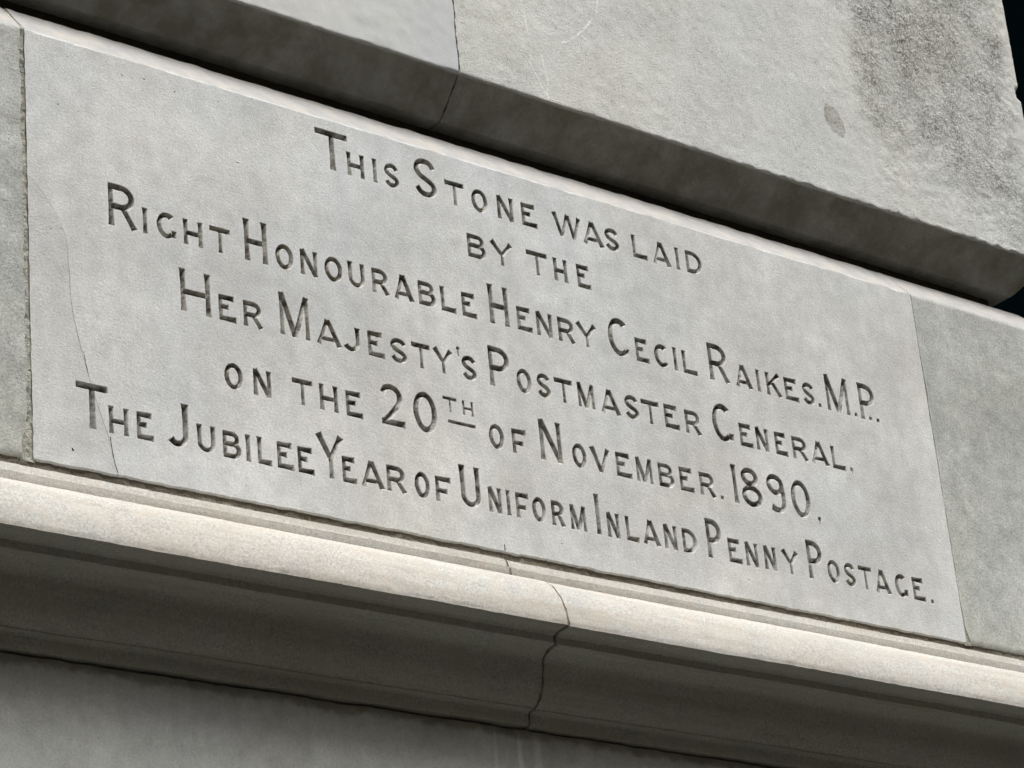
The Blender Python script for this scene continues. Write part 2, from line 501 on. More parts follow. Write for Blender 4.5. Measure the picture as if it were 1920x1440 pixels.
def mshift(P):
    D = np.zeros_like(P)
    D[:, 2] = 0.0006 * vnoise(P, 0.15, 91)
    D[:, 1] = 0.0006 * vnoise(P, 0.12, 92)
    for cy, cz, w in ((-0.1066, -0.1275, 0.004), (-0.0042, -0.0185, 0.003), (-0.0792, -0.142, 0.003), (-0.0294, -0.2095, 0.003)):
        e = np.exp(-(((P[:, 1] - cy) / w) ** 2 + ((P[:, 2] - cz) / w) ** 2))
        c = np.clip(vnoise(P * [1, 0, 0], 0.021, 94) - 0.45, 0, 1) * 2 + np.clip(vnoise(P * [1, 0, 0], 0.006, 95) - 0.5, 0, 1)
        D[:, 1] += e * c * 0.0007
        D[:, 2] += e * c * 0.0008
    # small pits scattered over the nose
    D[:, 1] += np.clip(vnoise(P, 0.0065, 97) - 0.72, 0, 1) * 0.004
    return D
def mshift2(P):
    D = mshift(P)
    k = np.clip((1.2 - P[:, 0]) / 0.5, 0, 1)
    D[:, 2] -= 0.0014 * k
    D[:, 1] -= 0.0008 * k
    return D
def jw(z): return 0.0010 * math.sin(z * 60) + 0.0005 * math.sin(z * 330) + 0.0003 * math.sin(z * 910) - 0.0014 * math.exp(-((z + 0.135) / 0.014) ** 2)
a = sweep('moulding_block', mould_prof, -1.6, JX - 0.0012, M['mould'], mo, seed=4, amp=(0.00035, 0.00022), xend1=lambda z: jw(z), extra=mshift, back=0.3)
a['label'] = 'left length of the rounded moulding, ending at the joint'
b = sweep('moulding_block', mould_prof, JX + 0.0012, CORNER, M['mould'], mo, seed=5, amp=(0.00035, 0.00022), xend0=lambda z: jw(z * 1.04) + 0.0006 + 0.0016 * math.exp(-((z + 0.135) / 0.010) ** 2), extra=mshift2, mitre=True, back=0.3)
b['label'] = 'right length of the rounded moulding, from the joint to the corner'
# pointing in that joint: the same profile, 2 mm back
def inset(prof, d):
    P = np.array(prof); out = []
    for i in range(len(P)):
        t = P[min(i + 1, len(P) - 1)] - P[max(i - 1, 0)]
        t = t / (np.linalg.norm(t) + 1e-9)
        nrm = np.array([-t[1], t[0]])
        if nrm[0] < 0 and abs(nrm[0]) > 1e-6 and nrm[0] < 0: pass
        out.append(tuple(P[i] + d * nrm))
    return out
mp_in = [(y + 0.0012, z + (0.0010 if z < -0.128 else 0)) for y, z in mould_prof]
sweep('joint_mortar', mp_in, JX - 0.006, JX + 0.006, M['mortar'], mo, dx=0.003, seed=6, amp=(0.0004, 0.0003), back=0.2)

# ------------------------------------------------------------------ wall below
lw = thing('lower_wall', 'plain wall below the moulding, with white lime streaks', 'wall')
low_prof = [(0.25, -0.2290), (-0.006, -0.2290), (-0.0105, -0.2320), (-0.0115, -0.2370), (-0.012, -0.60), (-0.010, -0.606), (0.02, -0.612)]
def lowx(P):
    D = np.zeros_like(P)
    e = np.exp(-((P[:, 2] + 0.235) / 0.012) ** 2)
    D[:, 1] = e * 0.003 * (vnoise(P, 0.03, 61) + 0.8 * vnoise(P, 0.011, 62))
    D[:, 1] += 0.0006 * vnoise(P, 0.08, 63)
    return D
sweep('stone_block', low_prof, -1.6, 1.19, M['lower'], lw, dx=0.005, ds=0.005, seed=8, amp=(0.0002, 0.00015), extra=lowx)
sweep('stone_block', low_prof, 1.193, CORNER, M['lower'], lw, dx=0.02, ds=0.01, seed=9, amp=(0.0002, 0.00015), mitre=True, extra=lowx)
zt = -0.606
for r in range(5):
    zb = zt - 0.44
    pr = [(0.25, zt - 0.003), (-0.006, zt - 0.003), (-0.012, zt - 0.010), (-0.012, zb + 0.008), (-0.006, zb + 0.002), (0.2, zb + 0.002)]
    cut = -0.3 + 0.45 * (r % 2)
    sweep('stone_block', pr, -1.6, cut - 0.0015, M['lower'], lw, dx=0.05, ds=0.05, seed=10 + r, amp=(0.0002, 0))
    sweep('stone_block', pr, cut + 0.0015, CORNER, M['lower'], lw, dx=0.05, ds=0.05, seed=20 + r, amp=(0.0002, 0), mitre=True)
    zt = zb

# ------------------------------------------------------------------ stones either side of the inscribed stone
mc = thing('wall_course', 'grey stones flanking the inscribed stone, left and right', 'wall')
mid_prof = [(0.12, 0.6085), (0.048, 0.6085), (0.0455, 0.6070), (0.0015, 0.5555), (0.0, 0.5525), (0.0, 0.0070), (0.001, 0.0040), (0.006, 0.0018), (0.08, 0.0010)]
def chipl(z):
    return -0.0085 * max(0.0, min(1.0, (0.055 - z) / 0.035)) * (1 if z < 0.05 else 0) + 0.0008 * math.sin(z * 70) + 0.0006 * math.sin(z * 211)
def sidex(P):
    D = np.zeros_like(P)
    D[:, 1] = 0.0005 * vnoise(P, 0.09, 71) 
    return D
o = sweep('stone_block', mid_prof, -1.6, -0.0068, M['side'], mc, dx=0.004, ds=0.004, seed=12, amp=(0.0004, 0.0), xend1=chipl, extra=sidex)
o['label'] = 'grey stone left of the inscribed stone'
o = sweep('stone_block', mid_prof, 1.5016, CORNER, M['side'], mc, dx=0.004, ds=0.004, seed=13, amp=(0.0002, 0.0), mitre=True, extra=sidex,
          xend0=lambda z: 0.0006 * math.sin(z * 50) + 0.0005 * math.sin(z * 163 + 1) + 0.007 * max(0.0, min(1.0, (0.030 - z) / 0.025)))
o['label'] = 'grey stone right of the inscribed stone'

def mortar_strip(name, path, width, mat, parent, ynum=8, y=0.0015, amp=0.0012, seed=1, step=0.0025):
    """flush pointing between two stones: path of (x, z), constant-ish width, lumpy surface"""
    P = resample(path, step)
    T = np.gradient(P, axis=0); T /= np.linalg.norm(T, axis=1)[:, None]
    Nn = np.stack([-T[:, 1], T[:, 0]], 1)
    us = np.linspace(-1, 1, ynum)
    W = np.array([width(x, z) for x, z in P])
    X = P[:, 0][:, None] + Nn[:, 0][:, None] * us[None, :] * W[:, None]
    Z = P[:, 1][:, None] + Nn[:, 1][:, None] * us[None, :] * W[:, None]
    Q = np.stack([X.ravel(), np.zeros(X.size), Z.ravel()], 1)
    Q[:, 1] = y + amp * (0.6 * vnoise(Q, 0.007, seed) + 0.4 * vnoise(Q, 0.0025, seed + 1))
    n, m = X.shape
    F = [(i * m + j, i * m + j + 1, (i + 1) * m + j + 1, (i + 1) * m + j) for i in range(n - 1) for j in range(m - 1)]
    return mesh_obj(name, Q, F, mat, parent, smooth=True)

# ------------------------------------------------------------------ stones above
uw = thing('upper_wall', 'large pale stones above the recessed joint, with a sloping dark underside', 'wall')
up_prof = [(0.05, 1.455), (0.0, 1.405), (0.0, 0.6940), (0.0, 0.6912), (0.0004, 0.6897), (0.0011, 0.6885), (0.0028, 0.6866), (0.0060, 0.6835), (0.0488, 0.6412), (0.0515, 0.6395), (0.20, 0.6395)]
def upx_smooth(P):
    D = np.zeros_like(P)
    D[:, 1] = 0.0005 * vnoise(P, 0.09, 81)
    e = np.exp(-(((P[:, 2] - 0.689) / 0.004) ** 2 + (P[:, 1] / 0.005) ** 2))
    c = np.clip(vnoise(P * [1, 0, 0], 0.025, 82) - 0.4, 0, 1) * 2 + np.clip(vnoise(P * [1, 0, 0], 0.007, 83) - 0.3, 0, 1)
    D[:, 2] += e * c * 0.0025
    return D
def upx_rough(P):
    D = np.zeros_like(P)
    st = 0.14 + 0.55 * np.clip((P[:, 0] - 1.40) / 0.08, 0, 1) * np.clip((P[:, 2] - (0.72 - 0.3 * (P[:, 0] - 1.4))) / 0.08, 0.25, 1)
    front = np.clip((P[:, 2] - 0.680) / 0.01, 0, 1)
    k = st * front
    D[:, 1] = k * (0.0003 * vnoise(P, 0.012, 85) + 0.0006 * vnoise(P, 0.0075, 86)) + 0.0005 * vnoise(P, 0.07, 87)
    # worn lower arris
    e = np.exp(-((P[:, 2] - 0.689) / 0.006) ** 2) * np.clip((0.01 - P[:, 0] * 0 + 0.01 - P[:, 1]) / 0.02, 0, 1)
    D[:, 2] = e * (0.0016 * vnoise(P, 0.011, 88) + 0.0014 * vnoise(P, 0.0072, 89) + 0.0008) * np.clip((P[:, 0] - 0.6) / 0.6, 0.3, 1.3)
    # two chips out of the corner
    for cz, r, dd in ((1.002, 0.011, 0.006), (0.992, 0.008, 0.004)):
        rr = np.sqrt(((P[:, 2] - cz) / r) ** 2 + ((P[:, 0] - 1.85) / 0.010) ** 2 + ((P[:, 1]) / 0.014) ** 2)
        D[:, 0] -= dd * np.clip(1 - rr, 0, 1)
        D[:, 1] += 0.005 * np.clip(1 - rr, 0, 1)
    return D
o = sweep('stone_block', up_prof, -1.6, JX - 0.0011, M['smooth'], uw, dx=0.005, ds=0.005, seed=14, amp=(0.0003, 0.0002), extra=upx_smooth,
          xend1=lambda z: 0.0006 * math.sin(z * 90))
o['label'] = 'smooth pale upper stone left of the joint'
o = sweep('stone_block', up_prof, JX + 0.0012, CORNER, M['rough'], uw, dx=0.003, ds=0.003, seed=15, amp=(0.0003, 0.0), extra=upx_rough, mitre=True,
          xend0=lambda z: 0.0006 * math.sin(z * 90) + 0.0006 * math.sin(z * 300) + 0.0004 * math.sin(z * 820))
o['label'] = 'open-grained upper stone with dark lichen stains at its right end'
mp_up = [(y + 0.0022, z + (0.0014 if z < 0.687 else 0)) for y, z in up_prof]
sweep('joint_mortar', mp_up, JX - 0.006, JX + 0.006, M['sooty'], uw, dx=0.003, seed=16, amp=(0.0004, 0.0003), back=0.2)
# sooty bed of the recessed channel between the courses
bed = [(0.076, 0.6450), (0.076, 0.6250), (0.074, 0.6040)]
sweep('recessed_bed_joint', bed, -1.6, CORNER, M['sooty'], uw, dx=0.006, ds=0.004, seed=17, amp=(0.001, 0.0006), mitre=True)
# next course up, out of the picture
hi_prof = [(0.05, 2.30), (0.0, 2.25), (0.0, 1.525), (0.05, 1.475), (0.20, 1.475)]
for xa, xb, mt in ((-1.6, 1.1985, False), (1.2015, CORNER, True)):
    sweep('stone_block', hi_prof, xa, xb, M['smooth'], uw, dx=0.05, ds=0.05, seed=18, amp=(0.0003, 0), mitre=mt)
sweep('recessed_bed_joint', [(0.07, 1.48), (0.07, 1.45)], -1.6, CORNER, M['sooty'], uw, dx=0.05, ds=0.01, seed=19, amp=(0.001, 0.0006), mitre=True)

# ------------------------------------------------------------------ dark window beyond the corner
wd = thing('window', 'dark unlit window set back beyond the corner of the upper stone', 'window')
def box(name, x0, x1, y0, y1, z0, z1, mat, parent):
    V = [(x, y, z) for x in (x0, x1) for y in (y0, y1) for z in (z0, z1)]
    F = [(0, 1, 3, 2), (4, 6, 7, 5), (0, 4, 5, 1), (2, 3, 7, 6), (0, 2, 6, 4), (1, 5, 7, 3)]
    return mesh_obj(name, V, F, mat, parent)
box('pane', 1.8, 6.0, 0.86, 0.87, 0.2, 5.0, M['glass'], wd)
box('frame', 1.8, 6.0, 0.80, 0.86, 0.12, 0.2, M['frame'], wd)
box('lintel', 1.8, 6.0, 0.0, 0.90, 5.0, 5.4, M['side'], wd)

# ------------------------------------------------------------------ the inscribed foundation stone
fs = thing('foundation_stone', 'pale inscribed foundation stone with six lines of cut lettering dated 1890', 'inscribed stone')

def arc(cx, cy, rx, ry, a0, a1, n=22):
    return [(cx + rx * math.cos(math.radians(a0 + (a1 - a0) * i / n)), cy + ry * math.sin(math.radians(a0 + (a1 - a0) * i / n))) for i in range(n + 1)]

def glyph(ch, W, H, s):
    """strokes of a V-cut capital in millimetres: (points, half width, flare at start, flare at end, closed)"""
    v = s * 0.86
    g = []
    def ln(x0, y0, x1, y1, h=s, f0=0, f1=0): g.append(([(x0, y0), (x1, y1)], h, f0, f1, False))
    def pl(p, h=s, f0=0, f1=0, closed=False): g.append((p, h, f0, f1, closed))
    if ch == 'T':
        ln(0, H - s, W, H - s, s * 1.05); ln(W / 2, H - s, W / 2, 0, v * (0.86 if H < 50 else 1.15), 0, 1)
    elif ch == 'H':
        ln(v, H, v, 0, v, 1, 1); ln(W - v, H, W - v, 0, v, 1, 1); ln(v, H * .47, W - v, H * .47, s * 0.95)
    elif ch == 'I':
        ln(W / 2, H, W / 2, 0, v, 1, 1)
    elif ch == '1':
        ln(W * .5, H, W * .5, 0, v, 1, 1); ln(W * .5, H - 1, 0, H - s * 1.3, s * .6)
    elif ch in 'EF':
        ln(v, H, v, 0, v, 0, 1 if ch == 'F' else 0); ln(0, H - s, W * (.9 if ch == 'E' else 1), H - s, s, 0, 1)
        ln(v, H * (.54 if ch == 'E' else .44), W * (.60 if ch == 'E' else .76), H * (.54 if ch == 'E' else .44), s * .9, 0, 1)
        if ch == 'E': ln(0, s, W, s, s, 0, 1)
    elif ch == 'L':
        ln(v, H, v, 0, v, 1, 0); ln(0, s, W, s, s, 0, 1)
    elif ch == 'S':
        w, h = W - 2 * s, H - 2 * s
        pl([(s + x * w, s + y * h) for x, y in catmull([(1.02, .80), (.80, .96), (.46, 1), (.12, .91), (0, .74), (.14, .58), (.5, .47), (.86, .36), (1, .21), (.86, .05), (.5, 0), (.18, .05), (-.03, .20)], 4)])
    elif ch in 'O0':
        pl(arc(W / 2, H / 2, W / 2 - s, H / 2 - s, 0, 360, 40), s, closed=True)
    elif ch in 'CG':
        pl(arc(W / 2 + s * .2, H / 2, W / 2 - s, H / 2 - s, 48, 312, 32), s, 1, 0)
        if ch == 'G': ln(W - s * 1.05, H * (.36 if H < 50 else .26), W - s * 1.05, H * .08, s * .85, 1, 0)
        else: ln(W - s * 1.3, H * .24, W - s * 1.9, H * .11, s * .7, 0, 0)
    elif ch == 'D':
        ln(v, H, v, 0, v); r = W * .5
        pl([(0, H - s), (W - s - r, H - s)] + arc(W - s - r, H / 2, r, H / 2 - s, 88, -88, 16) + [(W - s - r, s), (0, s)], s)
    elif ch == 'B':
        ln(v, H, v, 0, v); m = H * .53
        ru = (H - s - m) / 2; rl = (m - s) / 2
        pl([(0, H - s), (W - s * 1.6 - ru, H - s)] + arc(W - s * 1.6 - ru, H - s - ru, ru, ru, 80, -80, 12) + [(W - s * 1.6 - ru, m), (v, m)], s * .95)
        pl([(v, m), (W - s - rl, m)] + arc(W - s - rl, m - rl, rl, rl, 80, -80, 12) + [(W - s - rl, s), (0, s)], s)
    elif ch in 'PR':
        ln(v, H, v, 0, v, 0, 1); m = H * (.47 if ch == 'R' else .46); ru = (H - s - m) / 2
        rx = min(ru * 1.1, W * .45); xr = W - s if ch == 'P' else W * .93 - s
        pl([(0, H - s), (xr - rx, H - s)] + arc(xr - rx, H - s - ru, rx, ru, 84, -84, 14) + [(xr - rx, m), (v, m)], s)
        if ch == 'R': ln(W * .50, m, W - v, 0, v * 1.05, 0, 1)
    elif ch == 'N':
        ln(v, H, v, 0, v, 0, 1); ln(W - v, H, W - v, 0, v, 1, 0); ln(v, H, W - v, 0, s * 1.02)
    elif ch == 'M':
        q = v * .85
        ln(q, H, q, 0, q, 0, 1); ln(W - q, H, W - q, 0, q, 0, 1); ln(q, H, W / 2, 0, s); ln(W - q, H, W / 2, 0, s)
    elif ch == 'V':
        ln(v, H, W / 2, 0, s, 1, 0); ln(W - v, H, W / 2, 0, s * .9, 1, 0)
    elif ch == 'W':
        ln(v, H, W * .29, 0, s * .9, 1, 0); ln(W * .54, H, W * .29, 0, s * .85, 1, 0); ln(W * .54, H, W * .72, 0, s * .85); ln(W - v, H, W * .72, 0, s * .85, 1, 0)
    elif ch == 'A':
        ln(W * .47, H, v, 0, s * .9, 1, 1); ln(W * .47, H, W - v, 0, s * 1.02, 0, 1); ln(W * .2, H * .25, W * .75, H * .25, s * .85)
    elif ch == 'Y':
        ln(v, H, W * .5, H * .46, s * .95, 1, 0); ln(W - v, H, W * .5, H * .46, s * .9, 1, 0); ln(W * .5, H * .5, W * .5, 0, v * .85, 0, 1)
    elif ch == 'K':
        ln(v, H, v, 0, v, 1, 1); ln(W - s, H, v, H * .40, s * .9, 1, 0); ln(W * .38, H * .62, W - v, 0, s * .95, 0, 1)
    elif ch == 'U':
        r = W / 2 - v
        pl([(v, H), (v, r + s)] + arc(W / 2, r * .95 + s, r, r * .95, 180, 360, 20) + [(W - v, H)], s * .92, 1, 1)
    elif ch == 'J':
        r = (W - s * 2) * .5
        pl([(W - s, H), (W - s, r * 1.1 + s)] + arc(W - s - r, r + s, r, r, 0, -150, 16), s * .95, 1, 1)
    elif ch == '2':
        w, h = W - 2 * s, H - 2 * s
        pl([(s + x * w, s + y * h) for x, y in catmull([(-.02, .80), (.16, .95), (.45, 1), (.78, .93), (.92, .76), (.84, .56), (.5, .30), (.12, .06), (.0, -.04)], 4)], s)
        ln(0, s, W, s, s, 0, 1)
    elif ch == '8':
        pl(arc(W * .47, H * .755, W * .42 - s, H * .245 - s, 0, 360, 30), s, closed=True)
        pl(arc(W * .5, H * .27, W * .5 - s, H * .27 - s * .8, 0, 360, 30), s, closed=True)
    elif ch == '9':
        pl(arc(W * .48, H * .72, W * .48 - s, H * .28 - s, 0, 360, 30), s, closed=True)
        pl(catmull([(W - s * 1.4, H * .72), (W - s, H * .5), (W - s * 1.1, H * .25), (W * .72, s * 1.2), (W * .42, s), (W * .16, H * .13)], 5), s, 0, 1)
    elif ch == '.':
        ln(W / 2, 6.4, W / 2, .4, 3.0)
    elif ch == ',':
        ln(W / 2, 6.6, W / 2, .8, 3.1); ln(W / 2, 1.5, W / 2 + .8, -3.5, 1.0)
    elif ch == "'":
        ln(W / 2, H + 8.5, W / 2, H + 3, 2.9); ln(W / 2, H + 4, W / 2, H - 5.5, 1.5)
    elif ch == '_':
        ln(0, 0, W, 0, 2.6, 0, 0)
    return g

CELL = 0.6
KDEP = 2.3
def field(strokes, GX, GY, rng):
    f = np.full(GX.shape, -9.0)
    for pts, hw, f0, f1, closed in strokes:
        P = np.array(pts, float)
        bd = np.full(GX.shape, 1e9); ext = np.full(GX.shape, 9e9); along = np.zeros(GX.shape)
        seg = np.diff(P, axis=0); Ls = np.linalg.norm(seg, axis=1); tot = Ls.sum(); acc = 0
        for i in range(len(seg)):
            if Ls[i] < 1e-6: continue
            d = seg[i] / Ls[i]
            t = (GX - P[i, 0]) * d[0] + (GY - P[i, 1]) * d[1]
            first = (i == 0 and not closed); last = (i == len(seg) - 1 and not closed)
            tc = np.clip(t, -1e9 if first else 0, 1e9 if last else Ls[i])
            dd = np.hypot(GX - (P[i, 0] + d[0] * tc), GY - (P[i, 1] + d[1] * tc))
            # distance with clamped ends decides which segment owns the point
            tcc = np.clip(t, 0, Ls[i])
            own = np.hypot(GX - (P[i, 0] + d[0] * tcc), GY - (P[i, 1] + d[1] * tcc))
            m = own < bd - 1e-9
            bd = np.where(m, own, bd)
            perp = dd
            e = np.full(GX.shape, 9e9)
            if first: e = np.minimum(e, t)
            if last: e = np.minimum(e, Ls[i] - t)
            if m.any():
                if i == 0: PD = np.where(m, perp, 1e9); EX = np.where(m, e, 9e9); AL = np.where(m, acc + t, 0)
                else: PD = np.where(m, perp, PD); EX = np.where(m, e, EX); AL = np.where(m, acc + t, AL)
            acc += Ls[i]
        h = np.full(GX.shape, float(hw))
        if f0: h = h + hw * 0.42 * np.exp(-np.maximum(AL, 0) / (hw * 1.5))
        if f1: h = h + hw * 0.30 * np.exp(-np.maximum(tot - AL, 0) / (hw * 1.3))
        f = np.maximum(f, np.minimum(h - PD, EX))
    a, b, c, d = rng.uniform(0, 6.28, 4)
    P3 = np.stack([GX.ravel(), GY.ravel(), np.full(GX.size, rng.uniform(0, 500))], 1)
    f = f + 0.22 * vnoise(P3, 5.0, 5).reshape(GX.shape) + 0.20 * vnoise(P3, 1.9, 6).reshape(GX.shape)
    return f

def carve(strokes, x0, z0, W, H, rng, low=0.0, high=0.0):
    """marching squares: the cut's own surface (V section) and the outline it leaves in the face"""
    nx = int(math.ceil((W + 8) / CELL)) + 1
    nz = int(math.ceil((H + 8 + low + high) / CELL)) + 1
    gx = -4 + np.arange(nx) * CELL
    gz = -4 - low + np.arange(nz) * CELL
    GX, GZ = np.meshgrid(gx, gz, indexing='ij')
    f = field(strokes, GX, GZ, rng)
    f[np.abs(f) < 0.02] = 0.02
    f[0, :] = f[-1, :] = -1; f[:, 0] = f[:, -1] = -1
    V = []; idx = {}
    def gp(i, j):
        k = (i, j)
        if k not in idx:
            idx[k] = len(V); dep = max(0.0, f[i, j])
            V.append(((x0 + gx[i]) * .001, min(dep * KDEP * (dep + .10) / (dep + .8), 8.0) * .001, z0 + gz[j] * .001))
        return idx[k]
    def ep(i, j, k, l):
        if (k, l) < (i, j): i, j, k, l = k, l, i, j
        key = (i, j, k, l)
        if key not in idx:
            a, b = f[i, j], f[k, l]; t = a / (a - b)
            idx[key] = len(V)
            V.append(((x0 + gx[i] + (gx[k] - gx[i]) * t) * .001, 0.0, z0 + (gz[j] + (gz[l] - gz[j]) * t) * .001))
        return idx[key]
    F = []; E = []
    pos = f > 0
    any4 = pos[:-1, :-1] | pos[1:, :-1] | pos[:-1, 1:] | pos[1:, 1:]
    for i, j in zip(*np.nonzero(any4)):
        cs = [(i, j), (i + 1, j), (i + 1, j + 1), (i, j + 1)]
        s = [pos[c] for c in cs]
        if all(s):
            F.append([gp(*c) for c in cs]); continue
        ns = sum(s)
        if ns == 2 and s[0] == s[2]:
            # saddle: treat as two separate corners
            for k in range(4):
                if s[k]:
                    a = ep(*cs[k], *cs[(k + 1) % 4]); b = ep(*cs[(k - 1) % 4], *cs[k])
                    F.append([gp(*cs[k]), a, b]); E.append((a, b))
            continue
        poly = []; cr = []
        for k in range(4):
            if s[k]: poly.append(gp(*cs[k]))
            if s[k] != s[(k + 1) % 4]:
                e = ep(*cs[k], *cs[(k + 1) % 4]); poly.append(e); cr.append((e, s[k]))
        F.append(poly)
        a = [e for e, st in cr if st][0]; b = [e for e, st in cr if not st][0]
        E.append((a, b))
    F = [q[::-1] for q in F]
    return V, F, E

holesV = []; holesE = []
def add_hole(V, E):
    """chain the outline and drop the points that lie on a straight run"""
    nxt = {}
    for a, b in E: nxt[a] = b
    seen = set()
    for st in list(nxt):
        if st in seen: continue
        loop = [st]; seen.add(st); c = nxt.get(st)
        while c is not None and c != st and c not in seen:
            loop.append(c); seen.add(c); c = nxt.get(c)
        if len(loop) < 4: continue
        P = [(V[i][0], V[i][2]) for i in loop]
        keep = []
        n = len(P)
        for i in range(n):
            if not keep: keep.append(P[i]); continue
            a = keep[-1]; b = P[i]; c = P[(i + 1) % n]
            ar = abs((b[0] - a[0]) * (c[1] - a[1]) - (b[1] - a[1]) * (c[0] - a[0]))
            L = math.hypot(c[0] - a[0], c[1] - a[1]) + 1e-9
            if ar / L > 0.00003 or L > 0.004: keep.append(b)
        if len(keep) < 3: continue
        o = len(holesV)
        holesV.extend(keep)
        holesE.extend((o + i, o + (i + 1) % len(keep)) for i in range(len(keep)))

LINES = [
    (0.4811, "T!,414.9,50.3 H,462.8,26.5 I,502.4,7.6 S,521.4,23.3 S!,570,35.6 T,619.2,31.9 O,662.3,27.4 N,705.6,27.2 E,746.7,26.7 W,800.8,50 A,853.2,36.4 S,892.8,25 L,942.1,26.9 A,978.9,32.8 I,1023.6,2.7 D,1040.8,30.1"),
    (0.4105, "B,648.4,30.7 Y,686.5,38.6 T,747.9,35.9 H,793.9,23.5 E,834,24"),
    (0.3214, "R!,107.1,39 I,153.7,6.6 G,172.3,28.5 H,210.5,26.8 T,247.5,29.8 H!,297.5,33.5 O,342.3,27.1 N,379.3,25.8 O,415.5,27.5 U,452,24.8 R,488.2,26.7 A,522.3,30.5 B,560.5,27.5 L,596.3,24.2 E,630,24.4 H!,675.5,32.3 E,720.9,25.5 N,753.6,27 R,790.3,29.1 Y,821.9,36.1 C!,877.4,39.9 E,925.4,24 C,958.3,27.1 I,994.5,5 L,1010.3,26.5 R!,1059.8,37 A,1108.1,31.5 I,1150.6,2.7 K,1167.2,29.1 E,1202.5,27 S,1238,22.9 .,1266.2,7.9 M!,1285.6,44.5 .,1337.6,8.6 P!,1352.4,32.9 .,1367.3,8.2 .,1382.8,7.6"),
    (0.2311, "H!,202.2,42.1 E,255.3,24.8 R,290.4,28.2 M!,343.4,43.4 A,396.7,37.3 J,435,27.4 E,474.2,25.6 S,508.9,25.5 T,541.9,29.6 Y,575.6,31.9 ',613.2,7.4 S,621.1,23.5 P!,665.7,34.5 O,709.8,25.1 S,744.1,22.4 T,773.3,31.5 M,812.7,28.4 A,851.6,33.8 S,894.1,24.3 T,923.4,32.3 E,963.9,26.7 R,1001.4,29.1 G!,1051.8,38.6 E,1101.4,24.9 N,1132.2,23.6 E,1168.2,23.8 R,1201.4,29.9 A,1237.3,34.4 L,1278.3,26.3 ;,1311.3,8"),
    (0.1426, "O,258.1,26.7 N,299.1,25.6 T,355,30.3 H,395.2,26.8 E,433.8,25.4 2!,487,36.4 0!,536.9,37.2 O,655,24.8 F,692.5,24.1 N!,738.9,36.4 O,791.9,24.4 V,823.4,33.4 E,866.4,27.3 M,901.5,28.1 B,940.4,27.7 E,978,25.6 R,1014,28.7 .,1049.9,6.8 1!,1075.8,8.4 8!,1091.3,38.3 9!,1140.4,34.2 0!,1185.5,36.6 ;,1231,9.3"),
    (0.0536, "T!,55.8,42.2 H,98,25.7 E,134.6,22.9 J!,174.1,30.6 U,216.2,24.6 B,251.1,25.8 I,283.9,4.9 L,299.6,20.2 E,327.4,24 E,356.8,23.7 Y!,385,40.5 E,421.3,21.4 A,449.2,34.1 R,487.6,30 O,529.6,23.8 F,561.8,24.7 U!,601.7,30.9 N,644.7,21.2 I,675.6,2.5 F,688.6,22.1 O,714.9,23.1 R,746.6,22.2 M,777.8,26.1 I!,823.1,3.2 N,839.1,21.7 L,871.4,22.1 A,900.2,29.6 N,937.2,23.1 D,969.5,26.2 P!,1014.1,27.8 E,1051.7,24.5 N,1083,23.4 N,1117.4,22.5 Y,1150.9,32.2 P!,1200.4,29.6 O,1237,24.1 S,1270,21.2 T,1297.8,26.9 A,1329.3,30.4 G,1368.8,25.8 E,1404.9,24.9 .,1438.5,7.6"),
]
SMALL, BIG = 34.7, 56.8
rng = np.random.RandomState(7)
letters = []
NAMES = {'.': 'full_stop', ',': 'comma', "'": 'apostrophe', '_': 'underline'}
boxes = []
def cut(ch, x, z, W, H, s):
    boxes.append((x * .001 - .006, z - .012, (x + W) * .001 + .006, z + H * .001 + .016))
    low = 8 if ch == ',' else (4 if ch == '_' else 0)
    high = 12 if ch == "'" else 0
    V, F, E = carve(glyph(ch, W, H, s), x, z, W, H, rng, low, high)
    nm = NAMES.get(ch, 'numeral' if ch.isdigit() else 'letter')
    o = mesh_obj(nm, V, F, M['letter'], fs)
    if nm in ('letter', 'numeral'): o['label'] = 'cut %s %s' % ('numeral' if ch.isdigit() else 'capital letter', ch)
    add_hole(V, E)
for z, row in LINES:
    for tok in row.split():
        c, x, w = tok.rsplit(',', 2)
        big = c.endswith('!'); c = c[0]
        if c == ';': c = ','
        x, w = float(x), float(w)
        H = BIG if big else SMALL
        s = (4.25 if big else 3.5)
        if c in 'I': 
            cx = x + w / 2; w = 6.6 if big else 5.6; x = cx - w / 2
        if c in ".,'":
            cx = x + w / 2; w = 6.6; x = cx - w / 2
        if c not in ".,'":
            H = H * (1 + rng.uniform(-.012, .012))
        cut(c, x, z + rng.uniform(-.0005, .0005), w, H, s)
# raised TH with its bar
cut('T', 585.0, 0.1784, 22.5, 21.6, 2.3)
cut('H', 616.2, 0.1800, 17.2, 20.2, 2.1)
cut('_', 590.6, 0.1664, 44.2, 0.0, 2.4)

# hairline crack, the slit over the moulding's joint and some pits: cut the same way
def cut_poly(name, strokes_pts, hw, x0=0, z0=0, mat=None):
    pts = [(x * 1000, z * 1000) for x, z in strokes_pts]
    mx = min(p[0] for p in pts); mz = min(p[1] for p in pts)
    P = [(p[0] - mx, p[1] - mz) for p in pts]
    W = max(p[0] for p in P); H = max(p[1] for p in P)
    global CELL
    old = CELL; CELL = 0.3 if W * H < 3000 else 0.4
    V, F, E = carve([(P, hw, 0, 0, False)], mx, mz * .001, W, H, rng)
    CELL = old
    mesh_obj(name, V, F, mat or M['crack'], fs)
    add_hole(V, E)
cut_poly('crack', [(0.0990, 0.0490), (0.1000, 0.0400), (0.1023, 0.0250), (0.1053, 0.0130), (0.1075, 0.0070)], 0.55)
cut_poly('crack', [(0.0672, 0.1490), (0.0690, 0.1400), (0.0715, 0.1270), (0.0732, 0.1185)], 0.42)
cut_poly('slit', [(0.6636, 0.0135), (0.6637, 0.0050)], 0.85)
